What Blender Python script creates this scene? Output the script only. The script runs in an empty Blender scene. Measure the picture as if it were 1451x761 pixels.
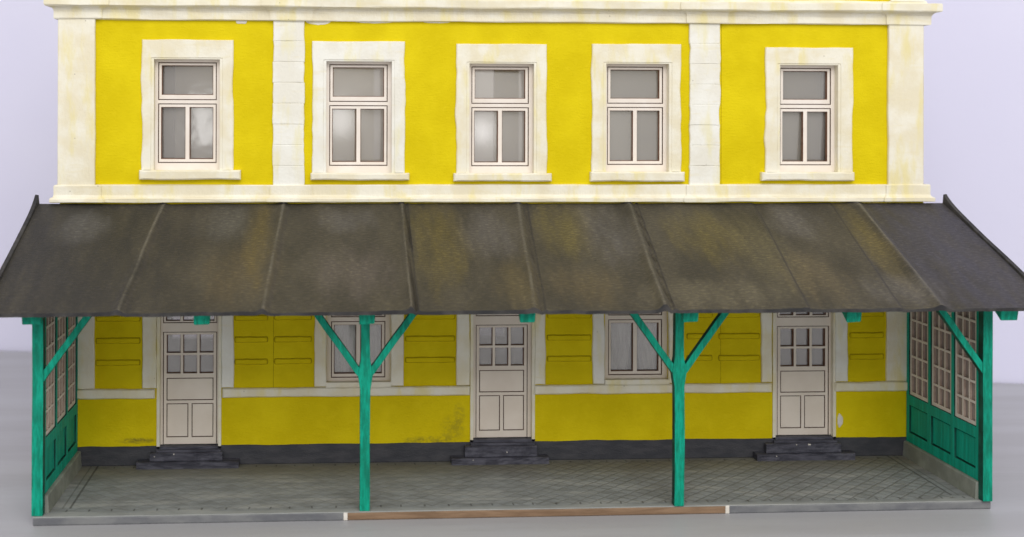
import bpy, bmesh, math, random
from mathutils import Vector, Matrix, noise as mnoise

random.seed(7)
K = 1 / 87.0                 # everything below is written in full-size metres; the model is 1:87
C = bpy.context.scene.collection
SC = bpy.context.scene

# ------------------------------------------------------------------ camera numbers
FPX, CX, CY = 1800.821, 572.679, 160.985
CAM = Vector((-3.144, -23.268, 6.353))
RGT = Vector((0.998274, -0.05866, 0.002723))
UP = Vector((-0.002794, -0.001132, 0.999995))
FWD = Vector((0.058657, 0.998277, 0.001294))


def at(px, py, Y):
    """photo pixel -> (x, z) on the plane y = Y"""
    d = FWD + RGT * ((px - CX) / FPX) - UP * ((py - CY) / FPX)
    s = (Y - CAM.y) / d.y
    p = CAM + d * s
    return p.x, p.z


def ax(px, py, Y):
    return at(px, py, Y)[0]


def az(px, py, Y):
    return at(px, py, Y)[1]


LAMP1 = Vector((9.0, -60, 5.6))
LAMP2 = Vector((-14.5, -60, 5.0))


def wob(x, seed=0.0, f=1.0):
    return mnoise.noise(Vector((x * f, seed * 13.7 + 3.1, seed * 5.3 - 1.7)))


SEAMS = [(-6.12, -6.36, .075, .07, 0), (-3.96, -4.16, .08, .07, 0), (-1.83, -1.87, .10, .05, .11), (.32, .05, .07, .08, .17), (2.38, 2.10, .10, .08, .16), (4.68, 4.36, .028, .05, .05), (6.15, 5.88, .018, .03, .03), (6.66, 6.56, .10, .10, 0)]

# ------------------------------------------------------------------ materials
class NT:
    def __init__(s, name):
        s.m = bpy.data.materials.new(name)
        s.m.use_nodes = True
        s.t = s.m.node_tree
        s.t.nodes.clear()
        s.out = s.t.nodes.new('ShaderNodeOutputMaterial')

    def n(s, typ, ins=None, **kw):
        nd = s.t.nodes.new(typ)
        for k, v in kw.items():
            setattr(nd, k, v)
        for k, v in (ins or {}).items():
            s.link(v, nd.inputs[k])
        return nd

    def link(s, v, sock):
        if isinstance(v, bpy.types.NodeSocket):
            s.t.links.new(v, sock)
        elif isinstance(v, (tuple, list)):
            sock.default_value = tuple(v) + ((1.0,) if len(v) == 3 and sock.type == 'RGBA' else ())
        else:
            sock.default_value = v

    def coord(s, off=(0, 0, 0)):
        tc = s.n('ShaderNodeTexCoord')
        mp = s.n('ShaderNodeMapping', {'Vector': tc.outputs['Object']})
        mp.inputs['Scale'].default_value = (1 / K,) * 3
        mp.inputs['Location'].default_value = off
        return mp.outputs[0]

    def scale(s, vec, sx, sy, sz):
        mp = s.n('ShaderNodeMapping', {'Vector': vec})
        mp.inputs['Scale'].default_value = (sx, sy, sz)
        return mp.outputs[0]

    def noise(s, vec, sc=1.0, det=4.0, rough=0.55):
        return s.n('ShaderNodeTexNoise', {'Vector': vec, 'Scale': sc, 'Detail': det, 'Roughness': rough}).outputs['Fac']

    def ramp(s, fac, a, b):
        r = s.n('ShaderNodeMapRange', {'Value': fac, 'From Min': a, 'From Max': b}, interpolation_type='SMOOTHSTEP')
        return r.outputs[0]

    def ma(s, op, a, b=0.0, c=0.0):
        nd = s.n('ShaderNodeMath', operation=op)
        s.link(a, nd.inputs[0]); s.link(b, nd.inputs[1]); s.link(c, nd.inputs[2])
        return nd.outputs[0]

    def mix(s, f, a, b):
        nd = s.n('ShaderNodeMix', data_type='RGBA')
        s.link(f, nd.inputs[0]); s.link(a, nd.inputs[6]); s.link(b, nd.inputs[7])
        return nd.outputs[2]

    def xyz(s, vec):
        return s.n('ShaderNodeSeparateXYZ', {'Vector': vec}).outputs

    def ell(s, u, v, cu, cv, ru, rv, nz, amp=0.8, soft=.3):
        """soft noisy blob mask in two coordinates"""
        a = s.ma('DIVIDE', s.ma('SUBTRACT', u, cu), ru)
        b = s.ma('DIVIDE', s.ma('SUBTRACT', v, cv), rv)
        d = s.ma('ADD', s.ma('MULTIPLY', a, a), s.ma('MULTIPLY', b, b))
        d = s.ma('ADD', d, s.ma('MULTIPLY', s.ma('SUBTRACT', nz, 0.5), amp * 2.0))
        return s.ramp(d, 1.5, soft)

    def bsdf(s, col, rough=0.6, spec=0.4, bump=None, bstr=0.3, bdist=0.01, **kw):
        p = s.n('ShaderNodeBsdfPrincipled', {'Base Color': col, 'Roughness': rough, 'Specular IOR Level': spec})
        for k, v in kw.items():
            s.link(v, p.inputs[k])
        if bump is not None:
            b = s.n('ShaderNodeBump', {'Height': bump, 'Strength': bstr, 'Distance': bdist * K})
            s.t.links.new(b.outputs[0], p.inputs['Normal'])
        s.t.links.new(p.outputs[0], s.out.inputs[0])
        return s.m


def m_yellow():
    s = NT('yellow_paint')
    v = s.coord()
    x, y, z = s.xyz(v)
    n1 = s.noise(v, 1.3, 5)
    n2 = s.noise(v, 26, 3)
    n3 = s.noise(v, 7, 4)
    col = s.mix(s.ramp(n1, 0.35, 0.7), (0.65, 0.515, 0.003), (0.73, 0.59, 0.006))
    col = s.mix(s.ma('MULTIPLY', s.ramp(n3, 0.5, 0.75), 0.35), col, (0.75, 0.60, 0.012))
    # smeared soot near the doors, bare white fleck by the right door
    for cx, cz, rx, rz, c, f in [(-0.88, .56, .22, .26, (.16, .145, .03), .4), (-1.35, .40, .42, .07, (.13, .115, .03), .55),
                                 (-6.62, .45, .34, .055, (.16, .13, .03), .75), (-0.75, .85, .1, .25, (.25, .2, .03), .4)]:
        m = s.ell(x, z, cx, cz, rx, rz, n3, .9, .1)
        m = s.ma('MULTIPLY', m, s.ramp(s.ma('ADD', s.ma('MULTIPLY', n2, .35), s.ma('MULTIPLY', s.noise(s.scale(v, 4, 4, 9), 1.1, 5, .7), .65)), .36, .62))
        col = s.mix(s.ma('MULTIPLY', m, f), col, c)
    vo = s.n('ShaderNodeTexVoronoi', {'Vector': v, 'Scale': 3.1}).outputs['Distance']
    speck = s.ma('MULTIPLY', s.ramp(vo, .045, .02), s.ramp(s.noise(v, .9, 1), .55, .6))
    col = s.mix(s.ma('MULTIPLY', speck, .5), col, (.22, .16, .02))
    h = s.ma('ADD', s.ma('MULTIPLY', n2, .5), s.ma('MULTIPLY', n1, 1.5))
    h = s.ma('ADD', h, s.ma('MULTIPLY', s.noise(s.scale(v, 2, 2, 9), 4, 3), .5))
    return s.bsdf(col, .65, .09, h, .4, .03)


def m_cream(name='cream_paint', base=(.75, .69, .52), white=(.81, .78, .665), yel=(.76, .67, .30), k=1.0):
    s = NT(name)
    v = s.coord()
    n1 = s.noise(v, 1.7, 4)
    n2 = s.noise(s.scale(v, 3, 3, .8), 1.3, 4)
    n3 = s.noise(v, 22, 3)
    n4 = s.noise(s.scale(v, .7, .7, 3.5), 2.3, 4)
    col = s.mix(s.ramp(n1, .38, .62), base, white)
    col = s.mix(s.ma('MULTIPLY', s.ramp(n2, .50, .72), .7 * k), col, yel)
    col = s.mix(s.ma('MULTIPLY', s.ramp(n4, .55, .75), .45 * k), col, (.74, .66, .42))
    vo = s.n('ShaderNodeTexVoronoi', {'Vector': v, 'Scale': 2.3}).outputs['Distance']
    col = s.mix(s.ma('MULTIPLY', s.ramp(vo, .04, .015), .5), col, (.2, .17, .12))
    h = s.ma('ADD', s.ma('MULTIPLY', n3, .4), s.ma('MULTIPLY', n2, 1.6))
    return s.bsdf(col, .45, .4, h, .45, .03)


def m_simple(name, a, b, sc=4, rough=.6, spec=.4, bs=.3, stretch=(1, 1, 1), fine=20, det=4):
    s = NT(name)
    v = s.coord()
    vs = s.scale(v, *stretch)
    n1 = s.noise(vs, sc, det)
    n2 = s.noise(vs, fine, 3)
    col = s.mix(s.ramp(n1, .35, .68), a, b)
    return s.bsdf(col, rough, spec, s.ma('ADD', n1, s.ma('MULTIPLY', n2, .5)), bs, .02)


def m_green():
    s = NT('teal_green_paint')
    v = s.coord()
    n1 = s.noise(s.scale(v, 9, 9, 1.6), 2.2, 5, .65)
    n2 = s.noise(v, 14, 3)
    n3 = s.noise(v, 1.1, 2)
    col = s.mix(s.ramp(n1, .34, .64), (.001, .195, .122), (.002, .345, .23))
    col = s.mix(s.ma('MULTIPLY', s.ramp(s.ma('ADD', n1, s.ma('MULTIPLY', s.ma('SUBTRACT', n2, .5), .4)), .62, .8), .35), col, (.05, .48, .36))
    col = s.mix(s.ma('MULTIPLY', s.ramp(n3, .55, .75), .5), col, (.003, .13, .085))
    return s.bsdf(col, .55, .18, s.ma('ADD', n1, s.ma('MULTIPLY', n2, .5)), .5, .03)


def m_roof(L):
    s = NT('tarred_paper')
    v = s.coord(L)
    x, y, z = s.xyz(v)
    nb = s.noise(s.scale(v, 1.0, .45, 0), 1.1, 5)
    nd = s.noise(s.scale(v, 2.2, .5, 0), 1.5, 5, .65)
    nf = s.noise(s.scale(v, 3, 9, 0), 3.2, 4, .75)
    nw = s.noise(s.scale(v, 30, 30, 0), 1.0, 3, .7)
    col = s.mix(s.ramp(nb, .32, .7), (.028, .0245, .017), (.053, .046, .031))
    bl = [(-7.6, -2.0, 2.2, 3.4, (.020, .019, .018), 1.2), (7.9, -2, 1.6, 3.0, (.050, .048, .066), 1.2), (-7.4, -1.0, .5, .6, (.13, .125, .12), .6),
          (-5.0, -.8, .55, .7, (.17, .165, .15), .36), (-4.65, -2.6, .7, 1.0, (.10, .075, .035), .7), (-4.35, -1.4, .25, 1.6, (.14, .10, .02), .6),
          (-2.95, -.7, .6, .5, (.19, .18, .175), .36), (-2.7, -2.5, .8, .9, (.15, .125, .11), .5), (-1.25, -1.5, .5, 1.7, (.150, .115, .022), .65),
          (-.35, -1.2, .55, .9, (.18, .17, .175), .36), (-.1, -2.9, .4, .8, (.13, .10, .04), .6), (.95, -1.0, .5, 1.1, (.150, .120, .026), .65),
          (1.75, -1.2, .5, 1.2, (.19, .18, .185), .36), (1.0, -2.9, .7, .7, (.12, .09, .04), .6), (3.5, -1.3, .75, 1.1, (.145, .115, .028), .65),
          (4.3, -1.8, .5, 1.4, (.14, .12, .06), .6), (5.2, -.8, .5, .7, (.20, .19, .19), .36), (4.9, -2.7, .6, .9, (.13, .10, .05), .6),
          (6.35, -1.4, .28, 1.7, (.145, .11, .022), .8), (3.0, -3.2, 1.2, .45, (.16, .14, .09), .5), (6.2, -3.1, .7, .5, (.14, .13, .12), .5)]
    for cx, cy, rx, ry, c, f in bl:
        col = s.mix(s.ma('MULTIPLY', s.ell(x, y, cx, cy, rx, ry, nd, 1.7, -.6), f * .8), col, tuple(q * .8 for q in c))
    # dry-brushed lap crests with ridge light and shade painted in, dark slit beside
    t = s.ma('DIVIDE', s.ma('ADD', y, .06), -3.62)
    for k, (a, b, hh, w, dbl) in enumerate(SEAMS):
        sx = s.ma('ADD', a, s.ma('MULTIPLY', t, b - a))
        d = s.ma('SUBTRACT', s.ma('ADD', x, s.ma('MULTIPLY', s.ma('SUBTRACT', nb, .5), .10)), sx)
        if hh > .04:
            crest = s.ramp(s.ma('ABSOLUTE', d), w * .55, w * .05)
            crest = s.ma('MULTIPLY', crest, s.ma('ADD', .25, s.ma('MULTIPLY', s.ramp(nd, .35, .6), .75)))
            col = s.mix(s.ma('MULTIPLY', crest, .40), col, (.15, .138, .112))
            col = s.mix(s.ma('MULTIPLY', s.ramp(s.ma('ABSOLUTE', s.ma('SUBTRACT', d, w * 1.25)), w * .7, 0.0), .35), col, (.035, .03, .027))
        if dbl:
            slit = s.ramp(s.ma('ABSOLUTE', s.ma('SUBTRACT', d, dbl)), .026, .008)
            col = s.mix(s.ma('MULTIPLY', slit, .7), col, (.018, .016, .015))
    vm = s.n('ShaderNodeVectorMath', {0: col, 1: (2.25, 2.2, 2.05)}, operation='MULTIPLY')
    col = s.mix(s.ma('MULTIPLY', s.ramp(nf, .46, .68), .75), col, vm.outputs[0])
    col = s.mix(s.ma('MULTIPLY', s.ramp(nf, .45, .28), .5), col, (.035, .03, .028))
    vo = s.n('ShaderNodeTexVoronoi', {'Vector': s.scale(v, 1, 1, 0), 'Scale': 2.2}).outputs['Distance']
    col = s.mix(s.ma('MULTIPLY', s.ramp(vo, .06, .02), .7), col, (.015, .012, .01))
    h = s.ma('ADD', s.ma('MULTIPLY', nf, 1.0), s.ma('MULTIPLY', nw, .5))
    h = s.ma('ADD', h, s.ma('MULTIPLY', nd, .6))
    return s.bsdf(col, .62, .35, h, .55, .03)


def m_paving(L):
    s = NT('paving_stone')
    v = s.coord(L)
    x, y, z = s.xyz(v)
    d = .29
    wig = s.ma('MULTIPLY', s.ma('SUBTRACT', s.noise(v, 2.2, 2), .5), .06)
    a = s.ma('DIVIDE', s.ma('ADD', s.ma('ADD', x, y), wig), d)
    b = s.ma('DIVIDE', s.ma('SUBTRACT', s.ma('SUBTRACT', x, y), wig), d)
    def edge(t):
        f = s.ma('FRACT', t)
        return s.ma('MINIMUM', f, s.ma('SUBTRACT', 1.0, f))
    g = s.ma('MINIMUM', edge(a), edge(b))
    groove = s.ramp(g, .13, .02)
    cell = s.n('ShaderNodeCombineXYZ', {0: s.ma('FLOOR', a), 1: s.ma('FLOOR', b), 2: 0.0})
    wn = s.n('ShaderNodeTexWhiteNoise', {'Vector': cell.outputs[0]}, noise_dimensions='3D').outputs['Value']
    n1 = s.noise(v, .55, 4)
    n2 = s.noise(s.scale(v, 1.2, 3, 1), 2.5, 5, .65)
    n3 = s.noise(v, 16, 3)
    col = s.mix(s.ma('ADD', s.ma('MULTIPLY', wn, .30), s.ma('MULTIPLY', s.ramp(n2, .32, .68), .7)), (.172, .182, .180), (.275, .294, .30))
    n4 = s.noise(s.scale(v, .5, 2.2, 1), 1.3, 4, .6)
    col = s.mix(s.ma('MULTIPLY', s.ramp(n4, .48, .66), .65), col, (.36, .365, .35))
    col = s.mix(s.ma('MULTIPLY', s.ramp(n1, .5, .72), .55), col, (.16, .155, .15))
    # darker, browner border along the house wall
    col = s.mix(s.ma('MULTIPLY', s.ramp(s.ma('ADD', y, s.ma('MULTIPLY', n2, .9)), -.75, .25), .6), col, (.16, .14, .09))
    fade = s.ramp(s.ma('ADD', s.noise(v, .8, 2), s.ma('MULTIPLY', s.ma('SUBTRACT', x, 0.5), .05)), .3, .65)
    # tiles only inside the border strips
    ins = s.ma('MULTIPLY', s.ma('GREATER_THAN', y, -2.66), s.ma('LESS_THAN', y, -.12))
    ins = s.ma('MULTIPLY', ins, s.ma('LESS_THAN', s.ma('ABSOLUTE', x), 7.28))
    gm = s.ma('MULTIPLY', s.ma('MULTIPLY', groove, ins), s.ma('ADD', s.ma('MULTIPLY', fade, .6), .36))
    # short joints of the border stones
    jx = s.ma('FRACT', s.ma('DIVIDE', s.ma('ADD', x, s.ma('MULTIPLY', s.noise(v, .7, 1), .3)), .36))
    j1 = s.ma('MULTIPLY', s.ma('LESS_THAN', jx, .075), s.ma('LESS_THAN', s.ma('ABSOLUTE', s.ma('ADD', y, 2.62)), .055))
    j2 = s.ma('MULTIPLY', s.ma('LESS_THAN', jx, .06), s.ma('LESS_THAN', s.ma('ABSOLUTE', s.ma('ADD', y, .15)), .05))
    lx = s.ma('MULTIPLY', s.ma('LESS_THAN', s.ma('ABSOLUTE', s.ma('SUBTRACT', s.ma('ABSOLUTE', x), 7.3)), .018), s.ma('GREATER_THAN', y, -2.5))
    lx2 = s.ma('MULTIPLY', s.ma('LESS_THAN', s.ma('ABSOLUTE', s.ma('SUBTRACT', s.ma('ABSOLUTE', x), 7.42)), .014), s.ma('GREATER_THAN', y, -2.5))
    jm = s.ma('MINIMUM', s.ma('ADD', s.ma('ADD', j1, j2), s.ma('ADD', lx, s.ma('MULTIPLY', lx2, .6))), 1.0)
    col = s.mix(s.ma('MULTIPLY', gm, .42), col, (.085, .08, .065))
    col = s.mix(s.ma('MULTIPLY', jm, .6), col, (.025, .022, .02))
    edge_light = s.ramp(y, -2.70, -2.80)
    col = s.mix(s.ma('MULTIPLY', edge_light, .5), col, (.33, .34, .33))
    h = s.ma('SUBTRACT', s.ma('ADD', s.ma('MULTIPLY', n3, .3), s.ma('MULTIPLY', n2, .6)), s.ma('ADD', s.ma('MULTIPLY', gm, .6), jm))
    return s.bsdf(col, .7, .3, h, .5, .03)


def m_glass(name, haze, tr, tint, bsc=1.5, bstr=.17, rough=.13):
    """thin acetate sheet: clear, a little milky, wavy and shiny"""
    s = NT(name)
    v = s.coord()
    n = s.noise(v, bsc, 2)
    n = s.ma('ADD', n, s.ma('MULTIPLY', s.noise(v, 14, 2), .02))
    b = s.n('ShaderNodeBump', {'Height': n, 'Strength': bstr, 'Distance': .12 * K})
    t = s.n('ShaderNodeBsdfTransparent', {'Color': tint})
    d = s.n('ShaderNodeBsdfDiffuse', {'Color': haze, 'Normal': b.outputs[0]})
    g = s.n('ShaderNodeBsdfGlossy', {'Color': (1, 1, 1), 'Roughness': rough, 'Normal': b.outputs[0]})
    m1 = s.n('ShaderNodeMixShader', {0: tr}); s.t.links.new(d.outputs[0], m1.inputs[1]); s.t.links.new(t.outputs[0], m1.inputs[2])
    fr = s.n('ShaderNodeFresnel', {'IOR': 1.6, 'Normal': b.outputs[0]})
    f2 = s.ma('ADD', s.ma('MULTIPLY', fr.outputs[0], 1.4), .05)
    m2 = s.n('ShaderNodeMixShader', {0: f2}); s.t.links.new(m1.outputs[0], m2.inputs[1]); s.t.links.new(g.outputs[0], m2.inputs[2])
    s.t.links.new(m2.outputs[0], s.out.inputs[0])
    return s.m


def m_curtain():
    s = NT('net_curtain')
    v = s.coord()
    n = s.noise(s.scale(v, 5, 5, .8), 2, 3)
    d = s.n('ShaderNodeBsdfDiffuse', {'Color': s.mix(s.ramp(n, .35, .65), (.62, .61, .60), (.90, .89, .88))})
    t = s.n('ShaderNodeBsdfTranslucent', {'Color': (.75, .74, .73)})
    m1 = s.n('ShaderNodeMixShader', {0: .35}); s.t.links.new(d.outputs[0], m1.inputs[1]); s.t.links.new(t.outputs[0], m1.inputs[2])
    s.t.links.new(m1.outputs[0], s.out.inputs[0])
    return s.m


def m_table():
    s = NT('grey_laminate')
    v = s.coord()
    n1 = s.noise(s.scale(v, .09, .9, 1), 1.0, 4)
    n2 = s.noise(s.scale(v, .5, 3, 1), 3, 3)
    n3 = s.noise(v, .08, 2)
    col = s.mix(s.ramp(n1, .4, .62), (.385, .385, .405), (.425, .43, .455))
    col = s.mix(s.ma('MULTIPLY', s.ramp(n2, .55, .75), .25), col, (.34, .335, .345))
    return s.bsdf(col, .5, .35, n2, .06, .05)


def m_backdrop():
    s = NT('pale_wall')
    v = s.coord()
    n1 = s.noise(v, .12, 3)
    n2 = s.noise(v, 3, 3)
    col = s.mix(s.ramp(n1, .35, .65), (.70, .695, .87), (.735, .73, .89))
    return s.bsdf(col, .9, .2, n2, .08, .05)


LV = (0.0, -2.8, 0.0)          # foot of the veranda
LB = (0.0, -1.4, -0.14)        # foot of the base
YEL = m_yellow()
CRM = m_cream()
GROOVE = m_simple('olive_groove', (.36, .275, .004), (.46, .35, .005), 6, .8, .1)
CRMW = m_cream('whitewashed_paint', (.76, .74, .66), (.82, .815, .76), (.77, .72, .42), .9)
JOIN = m_simple('pale_card', (.80, .725, .655), (.85, .785, .725), 2.5, .6, .35, .2)
DOORM = m_simple('beige_card', (.77, .685, .595), (.83, .75, .665), 1.6, .6, .35, .2)
BURN = m_simple('burnt_card_edge', (.14, .070, .045), (.21, .11, .07), 8, .8, .2)
SLATE = m_simple('slate_grey_paint', (.040, .042, .052), (.062, .062, .072), 2.5, .6, .35, .5, (1, 1, 3))
STEPM = m_simple('dark_stone_paint', (.038, .038, .055), (.095, .095, .125), 3.0, .55, .4, .7, (1, 2, 5))
GREEN = m_green()
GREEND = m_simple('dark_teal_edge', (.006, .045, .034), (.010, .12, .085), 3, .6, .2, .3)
GREENP = m_simple('teal_panel_paint', (.002, .29, .20), (.004, .40, .285), 1.6, .6, .2, .6, (9, 9, .5), 9)
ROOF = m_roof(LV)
RIM = m_simple('roof_edge', (.02, .02, .022), (.05, .047, .045), 4, .6, .3)
VERGE = m_simple('bare_verge', (.10, .09, .075), (.20, .18, .15), 4, .7, .3)
PAVE = m_paving(LB)
KERBG = m_simple('grey_kerb_paint', (.13, .135, .15), (.21, .215, .22), 1.4, .6, .35, .4, (1, 1, 2))
KERBB = m_simple('brown_board', (.19, .118, .070), (.27, .175, .108), 3.0, .65, .3, .4, (.6, 1, 6))
WHITEM = m_simple('white_dab', (.66, .62, .56), (.76, .73, .68), 6, .6, .3)
TAN = m_simple('tan_card_edge', (.36, .27, .22), (.46, .36, .30), 8, .8, .2)
SCRC = m_simple('pale_screen_card', (.74, .67, .61), (.80, .73, .68), 4, .6, .3, .2)
SILLC = m_simple('concrete_grey', (.20, .215, .19), (.29, .31, .275), 2.2, .7, .3, .5)
GLASS = m_glass('acetate_upper', (.66, .63, .615), .70, (.92, .90, .88), 1.2, .03, .16)
GLASSW = m_glass('crinkled_acetate', (.56, .53, .515), .70, (.92, .90, .88), 2.2, .065, .13)
GLASSD = m_glass('acetate_lower', (.46, .44, .425), .62, (.88, .86, .84))
GLASSS = m_glass('acetate_screen', (.46, .40, .375), .42, (.84, .79, .76))
GLASSC = m_glass('clear_acetate', (.55, .53, .51), .80, (.95, .94, .92))
CURT = m_curtain()
INNER = m_simple('bare_board_inside', (.50, .48, .46), (.58, .56, .54), 1.0, .8, .2)
INNERD = m_simple('grey_board_inside', (.14, .14, .145), (.18, .18, .185), 1.0, .8, .2)
INNERM = m_simple('mid_board_inside', (.40, .385, .375), (.47, .455, .445), 1.0, .8, .2)
INNERG = m_simple('olive_board_inside', (.34, .345, .30), (.40, .405, .36), 1.0, .8, .2)


# ------------------------------------------------------------------ mesh builder
class MB:
    def __init__(s):
        s.v = []
        s.f = []
        s.mi = []

    def face(s, pts, mi=0):
        b = len(s.v)
        s.v.extend(Vector(p) for p in pts)
        s.f.append(tuple(range(b, b + len(pts))))
        s.mi.append(mi)

    def grid(s, rows, mi=0, closed=False):
        """rows: list of equal-length point lists, lofted with shared verts"""
        b = len(s.v)
        n = len(rows[0])
        for r in rows:
            s.v.extend(Vector(p) for p in r)
        for i in range(len(rows) - 1):
            for j in range(n if closed else n - 1):
                j2 = (j + 1) % n
                s.f.append((b + i * n + j, b + i * n + j2, b + (i + 1) * n + j2, b + (i + 1) * n + j))
                s.mi.append(mi)

    def box(s, x0, x1, y0, y1, z0, z1, mi=0, front=None):
        f = mi if front is None else front
        p = [(x0, y0, z0), (x1, y0, z0), (x1, y1, z0), (x0, y1, z0), (x0, y0, z1), (x1, y0, z1), (x1, y1, z1), (x0, y1, z1)]
        for q, m in (((0, 1, 5, 4), f), ((1, 2, 6, 5), mi), ((2, 3, 7, 6), mi), ((3, 0, 4, 7), mi), ((4, 5, 6, 7), mi), ((3, 2, 1, 0), mi)):
            s.face([p[i] for i in q], m)

    def bar(s, a, b, w, d, mi=0):
        """rectangular bar from a to b; w = width across in the xz plane, d = depth in y"""
        a, b = Vector(a), Vector(b)
        t = (b - a).normalized()
        n = Vector((t.z, 0, -t.x)).normalized() if abs(t.x) + abs(t.z) > 1e-6 else Vector((1, 0, 0))
        o = n.cross(t).normalized()
        ring = [n * w / 2 + o * d / 2, -n * w / 2 + o * d / 2, -n * w / 2 - o * d / 2, n * w / 2 - o * d / 2]
        A = [a + r for r in ring]; B = [b + r for r in ring]
        for i in range(4):
            j = (i + 1) % 4
            s.face([A[i], A[j], B[j], B[i]], mi)
        s.face(A, mi); s.face(B[::-1], mi)

    def plate(s, rects, holes, yf, yb, fm=0, sm=0, tf=None):
        """union of rects (x0,x1,z0,z1) minus holes, extruded yf..yb"""
        tf = tf or (lambda p: p)
        r6 = lambda q: round(q, 5)
        xs = sorted({r6(q) for r in rects + holes for q in r[:2]})
        zs = sorted({r6(q) for r in rects + holes for q in r[2:]})
        def ins(cx, cz, L):
            return any(r[0] < cx < r[1] and r[2] < cz < r[3] for r in L)
        cell = {}
        for i in range(len(xs) - 1):
            for j in range(len(zs) - 1):
                cx, cz = (xs[i] + xs[i + 1]) / 2, (zs[j] + zs[j + 1]) / 2
                if ins(cx, cz, rects) and not ins(cx, cz, holes):
                    cell[i, j] = 1
        idx = {}
        def V(i, j, y):
            k = (i, j, y)
            if k not in idx:
                idx[k] = len(s.v)
                s.v.append(Vector(tf((xs[i], y, zs[j]))))
            return idx[k]
        def F(q, m):
            s.f.append(tuple(q)); s.mi.append(m)
        for (i, j) in cell:
            F((V(i, j, yf), V(i + 1, j, yf), V(i + 1, j + 1, yf), V(i, j + 1, yf)), fm)
            F((V(i, j + 1, yb), V(i + 1, j + 1, yb), V(i + 1, j, yb), V(i, j, yb)), fm)
            for di, dj, a, b in ((-1, 0, (i, j + 1), (i, j)), (1, 0, (i + 1, j), (i + 1, j + 1)), (0, -1, (i, j), (i + 1, j)), (0, 1, (i + 1, j + 1), (i, j + 1))):
                if (i + di, j + dj) not in cell:
                    F((V(*a, yf), V(*a, yb), V(*b, yb), V(*b, yf)), sm)

    def slab(s, outer, yf, yb, bev=.012, inner=None, mi=0):
        """wobbly outline (list of x,z) extruded yf..yb with a soft front edge; inner = hole with as many points"""
        def inset(pts, b):
            n = len(pts); out = []
            for i in range(n):
                p0, p1, p2 = Vector(pts[i - 1]), Vector(pts[i]), Vector(pts[(i + 1) % n])
                t = (p2 - p0).normalized()
                out.append(p1 + Vector((-t.y, t.x)) * b)
            return out
        def r3(pts, y):
            return [(p[0], y, p[1]) for p in pts]
        o2 = inset(outer, bev)
        rows = [r3(outer, yb), r3(outer, yf + bev), r3(o2, yf)]
        if inner:
            i2 = inset(inner, -bev * .6)
            rows += [r3(i2, yf), r3(inner, yf + bev), r3(inner, yb)]
            s.grid(rows, mi, True)
        else:
            s.grid(rows, mi, True)
            s.face(rows[-1], mi)
            s.face(r3(outer, yb)[::-1], mi)

    def build(s, name, mats, parent=None, bevel=0.0, smooth=False, L=(0, 0, 0), weld=True):
        me = bpy.data.meshes.new(name)
        off = Vector(L)
        if parent is not None:
            off = Vector(parent['_L']) if '_L' in parent else off
        me.from_pydata([tuple((p - off) * K) for p in s.v], [], s.f)
        for p, m in zip(me.polygons, s.mi):
            p.material_index = m
        for m in (mats if isinstance(mats, (list, tuple)) else [mats]):
            me.materials.append(m)
        bm = bmesh.new(); bm.from_mesh(me)
        if weld:
            bmesh.ops.remove_doubles(bm, verts=bm.verts, dist=1e-4 * K)
        bmesh.ops.recalc_face_normals(bm, faces=bm.faces)
        bm.to_mesh(me); bm.free()
        if smooth:
            for p in me.polygons:
                p.use_smooth = True
        o = bpy.data.objects.new(name, me)
        C.objects.link(o)
        if parent is not None:
            o.parent = parent
            o['_L'] = tuple(off)
        else:
            o.location = off * K
            o['_L'] = tuple(off)
        if bevel:
            b = o.modifiers.new('soft_edges', 'BEVEL')
            b.width = bevel * K; b.segments = 2; b.limit_method = 'ANGLE'; b.angle_limit = math.radians(50)
        return o


def thing(name, label, cat, L):
    o = bpy.data.objects.new(name, None)
    o.empty_display_size = .01
    C.objects.link(o)
    o.location = Vector(L) * K
    o['label'] = label; o['category'] = cat; o['_L'] = tuple(L)
    return o


def edge_pts(a, b, n, amp, seed, f=1.6):
    """points a..b (end excluded) with brush-edge wobble across the line"""
    a, b = Vector(a), Vector(b)
    d = b - a
    nrm = Vector((-d.y, d.x)).normalized()
    out = []
    for i in range(n):
        t = i / n
        w = wob(t * d.length + seed * 7.31, seed, f) + .5 * wob(t * d.length, seed + 3, f * 3.1)
        fade = min(1, 6 * t, 6 * (1 - t)) * .85 + .15
        out.append(a + d * t + nrm * w * amp * fade)
    return out


def outline(x0, x1, z0, z1, amp, seed, n=26, amps=None, fixed=False):
    """counter-clockwise from lower left; amps = per side (bottom,right,top,left)"""
    A = amps or (amp,) * 4
    c = [(x0, z0), (x1, z0), (x1, z1), (x0, z1)]
    out = []
    for i in range(4):
        a, b = Vector(c[i]), Vector(c[(i + 1) % 4])
        k = n if fixed else max(1, min(260, int((b - a).length / .085)))
        out += edge_pts(a, b, k, A[i], seed + i * 1.7)
    return out


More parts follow.
